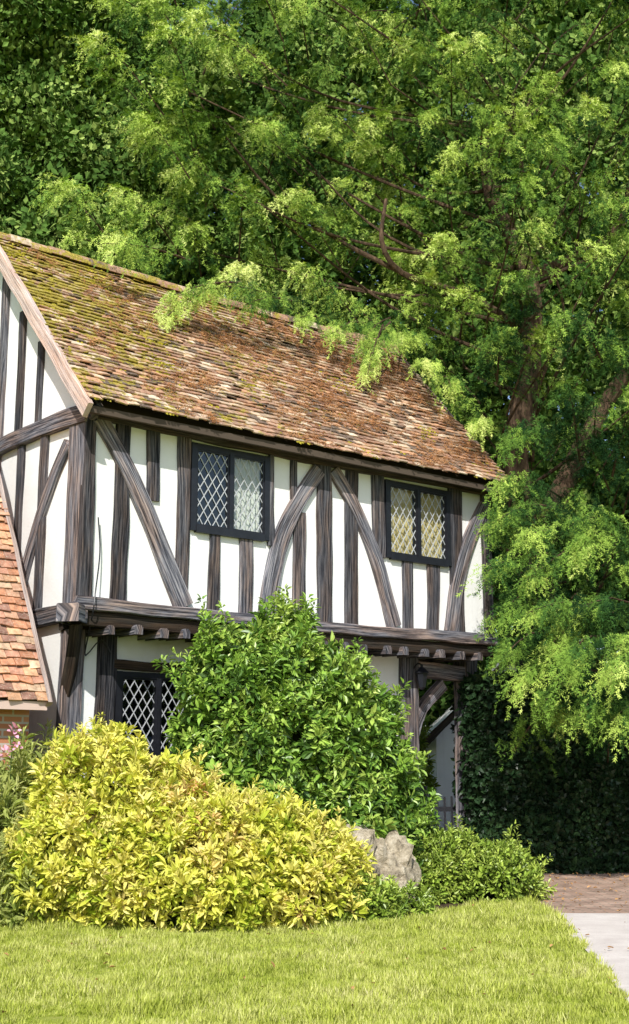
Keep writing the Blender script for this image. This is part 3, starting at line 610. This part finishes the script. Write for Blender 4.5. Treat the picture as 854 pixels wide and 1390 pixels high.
for tip,dv in (((-2.0,16.3,7.85),(-.6,-.55,-.5)),((-1.6,16.7,8.1),(-.5,-.6,-.35)),((-1.0,17.0,8.0),(-.4,-.7,-.45)),((-.2,17.8,8.1),(-.2,-.8,-.4)),((.3,18.2,8.0),(-.3,-.7,-.5)),((.85,18.3,7.65),(-.25,-.6,-.75)),((.75,18.6,8.0),(-.3,-.6,-.6)),((1.3,19.0,8.2),(-.1,-.8,-.4)),((-2.9,16.0,8.5),(-.6,-.5,-.2)),((1.8,18.6,7.6),(0,-.8,-.4)),((2.1,18.4,7.2),(0,-.8,-.5)),((1.6,19.2,8.3),(-.1,-.8,-.3)),((2.45,18.0,6.5),(-.2,-.8,-.4)),((-2.1,16.3,7.5),(-.6,-.5,-.8)),((.8,18.1,7.3),(-.2,-.5,-.9))):
    bough(tip,1.5,55,.3,dv,.25,True,.8,.08)
for tip in ((2.35,16.3,3.4),(2.25,16.2,4.0),(2.45,16.2,2.9),(2.6,16.0,2.55),(2.4,16.5,4.7),(2.5,16.6,5.3),(2.9,15.9,2.3),(3.3,15.8,2.1),(3.7,15.8,2.05),(4.1,15.9,2.2),(3.0,16.0,3.0),(3.4,16.1,3.5),(3.9,16.1,3.0),(2.8,16.3,3.9),(2.7,16.6,5.9),(2.8,16.4,4.5),(4.3,16.0,3.7),(3.5,16.2,4.3),(3.1,15.5,2.7),(3.6,15.4,2.6),(2.7,15.7,3.4)):
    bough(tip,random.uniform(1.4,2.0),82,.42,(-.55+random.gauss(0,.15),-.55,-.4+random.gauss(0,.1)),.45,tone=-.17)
tube(wood,[(4.3,22.0,-.1),(4.1,21.7,2.5),(3.8,21.2,5),(3.45,20.7,6.6),(3.72,20.6,8.3),(3.8,20.9,10),(3.2,21.3,12),(3.4,21.5,14)],.32,.09,14,.3,.35)
tube(wood,[(3.8,21.2,5.2),(5.0,21.5,7.5),(6.2,21.3,9.5),(6.6,21.5,12)],.2,.06,10,.3,.3)
tube(wood,[(3.8,21.0,9),(2.6,20.7,9.6),(1.5,20.2,9.8),(1.15,20.0,10.3),(1.25,20.3,11.2)],.09,.03,10,.2,.3)
tube(wood,[(1.5,20.2,9.8),(.5,20.1,10.3),(-.6,19.9,11.0),(-1.5,19.6,12)],.045,.015,8,.2,.3)
tube(wood,[(3.8,20.9,10),(5.2,20.4,10.6),(5.6,20,12.0)],.11,.03,8,.2,.3)
for b,z in limbs:
    h=min(13,max(2.5,z-random.uniform(.8,3))); s=Vector((3.8,21.2,h)); mid=s.lerp(b,.5)+Vector((random.gauss(0,.4),random.gauss(.2,.3),-.2)); tube(wood,[s,mid,b],.04,.012,6,.4,.2,False)
wood.make('trunk_and_limbs',BARK,Y)
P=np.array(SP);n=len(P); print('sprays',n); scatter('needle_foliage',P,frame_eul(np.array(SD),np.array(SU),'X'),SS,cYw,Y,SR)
# ---------------------------------------------------------------- background trees
BGL=leafmat('broad_leaf',[(.05,(.03,.07,.02)),(.5,(.12,.22,.045)),(.95,(.46,.58,.16))],0,.45,.5,.7,0)
def clump(name,mat,seed,n=28,R=.32,L=.13,W=.08):
    r=random.Random(seed); vs=[];fs=[]
    for k in range(n):
        p=Vector((r.gauss(0,1),r.gauss(0,1),r.gauss(0,1))).normalized()*R*r.uniform(.3,1); d=(p.normalized()+Vector((r.gauss(0,.6),r.gauss(0,.6),r.gauss(0,.6)-.2))).normalized(); s=d.cross(Vector((r.random(),r.random(),1))).normalized(); u=d.cross(s); l=L*r.uniform(.7,1.2); o=len(vs)
        vs+=[p,p+d*l*.5+s*W*.5+u*.01,p+d*l,p+d*l*.5-s*W*.5+u*.01]; fs+=[(o,o+1,o+2),(o,o+2,o+3)]
    return tmesh(name,vs,fs,mat)
cB=coll('leaf_clumps',[clump('leaf_clump',BGL,s) for s in range(4)])
def broad(name,base,H_,lumps,dens):
    E=empty(name); P,N=lump_pts(lumps,dens,(.55,1.05),.2,2.0,.5); n=len(P)
    scatter('foliage',P,rng.uniform(0,6.28,(n,3)),rng.uniform(.8,1.5,n),cB,E)
    mb=MB(); b=Vector(base); tube(mb,[b,b+Vector((.2,.1,H_*.4)),b+Vector((-.1,0,H_*.8))],.4,.12,12,.5,.2)
    for cx,cy,cz,rx,ry,rz in lumps: c_=Vector((cx,cy,cz)); s=b+Vector((.1,0,min(H_*.7,cz*.65))); tube(mb,[s,s.lerp(c_,.5)+Vector((0,0,.4)),c_],.14,.04,8,.5,.2)
    mb.make('trunk_and_limbs',BARK,E)
broad('oak_tree',(-6.2,22.5,0),12,[(-6.2,21.5,11,1.7,1.6,1.5),(-5.2,22.5,13,1.8,1.6,1.5),(-7,22,13.5,1.8,1.5,1.5),(-6,21.5,9,2,1.6,1.3),(-4.6,21.5,10.4,1.5,1.4,1.2),(-6,22,15.5,2,1.7,1.4),(-3.8,22.5,12.4,1.5,1.5,1.5),(-7.6,21,10.5,1.5,1.5,1.6),(-4.3,22.8,15.1,1.3,1.3,1.1),(-2.8,23,14.4,1.3,1.3,1.2)],36)
L=[]
for x in np.arange(-9,10,2.3):
    for z in np.arange(1.6,22,2.6):
        if -4.3<x<-1.5 and z>19.5: continue
        L.append((x+random.uniform(-.6,.6),28+random.uniform(-1.5,1.5),z+random.uniform(-.5,.5),1.9,1.6,1.8))
E=empty('background_trees'); P,N=lump_pts(L,12,(.5,1.1),.2,2,.2); n=len(P); print('bg',n); scatter('foliage',P,rng.uniform(0,6.28,(n,3)),rng.uniform(1.2,2.1,n),cB,E)
print('done')
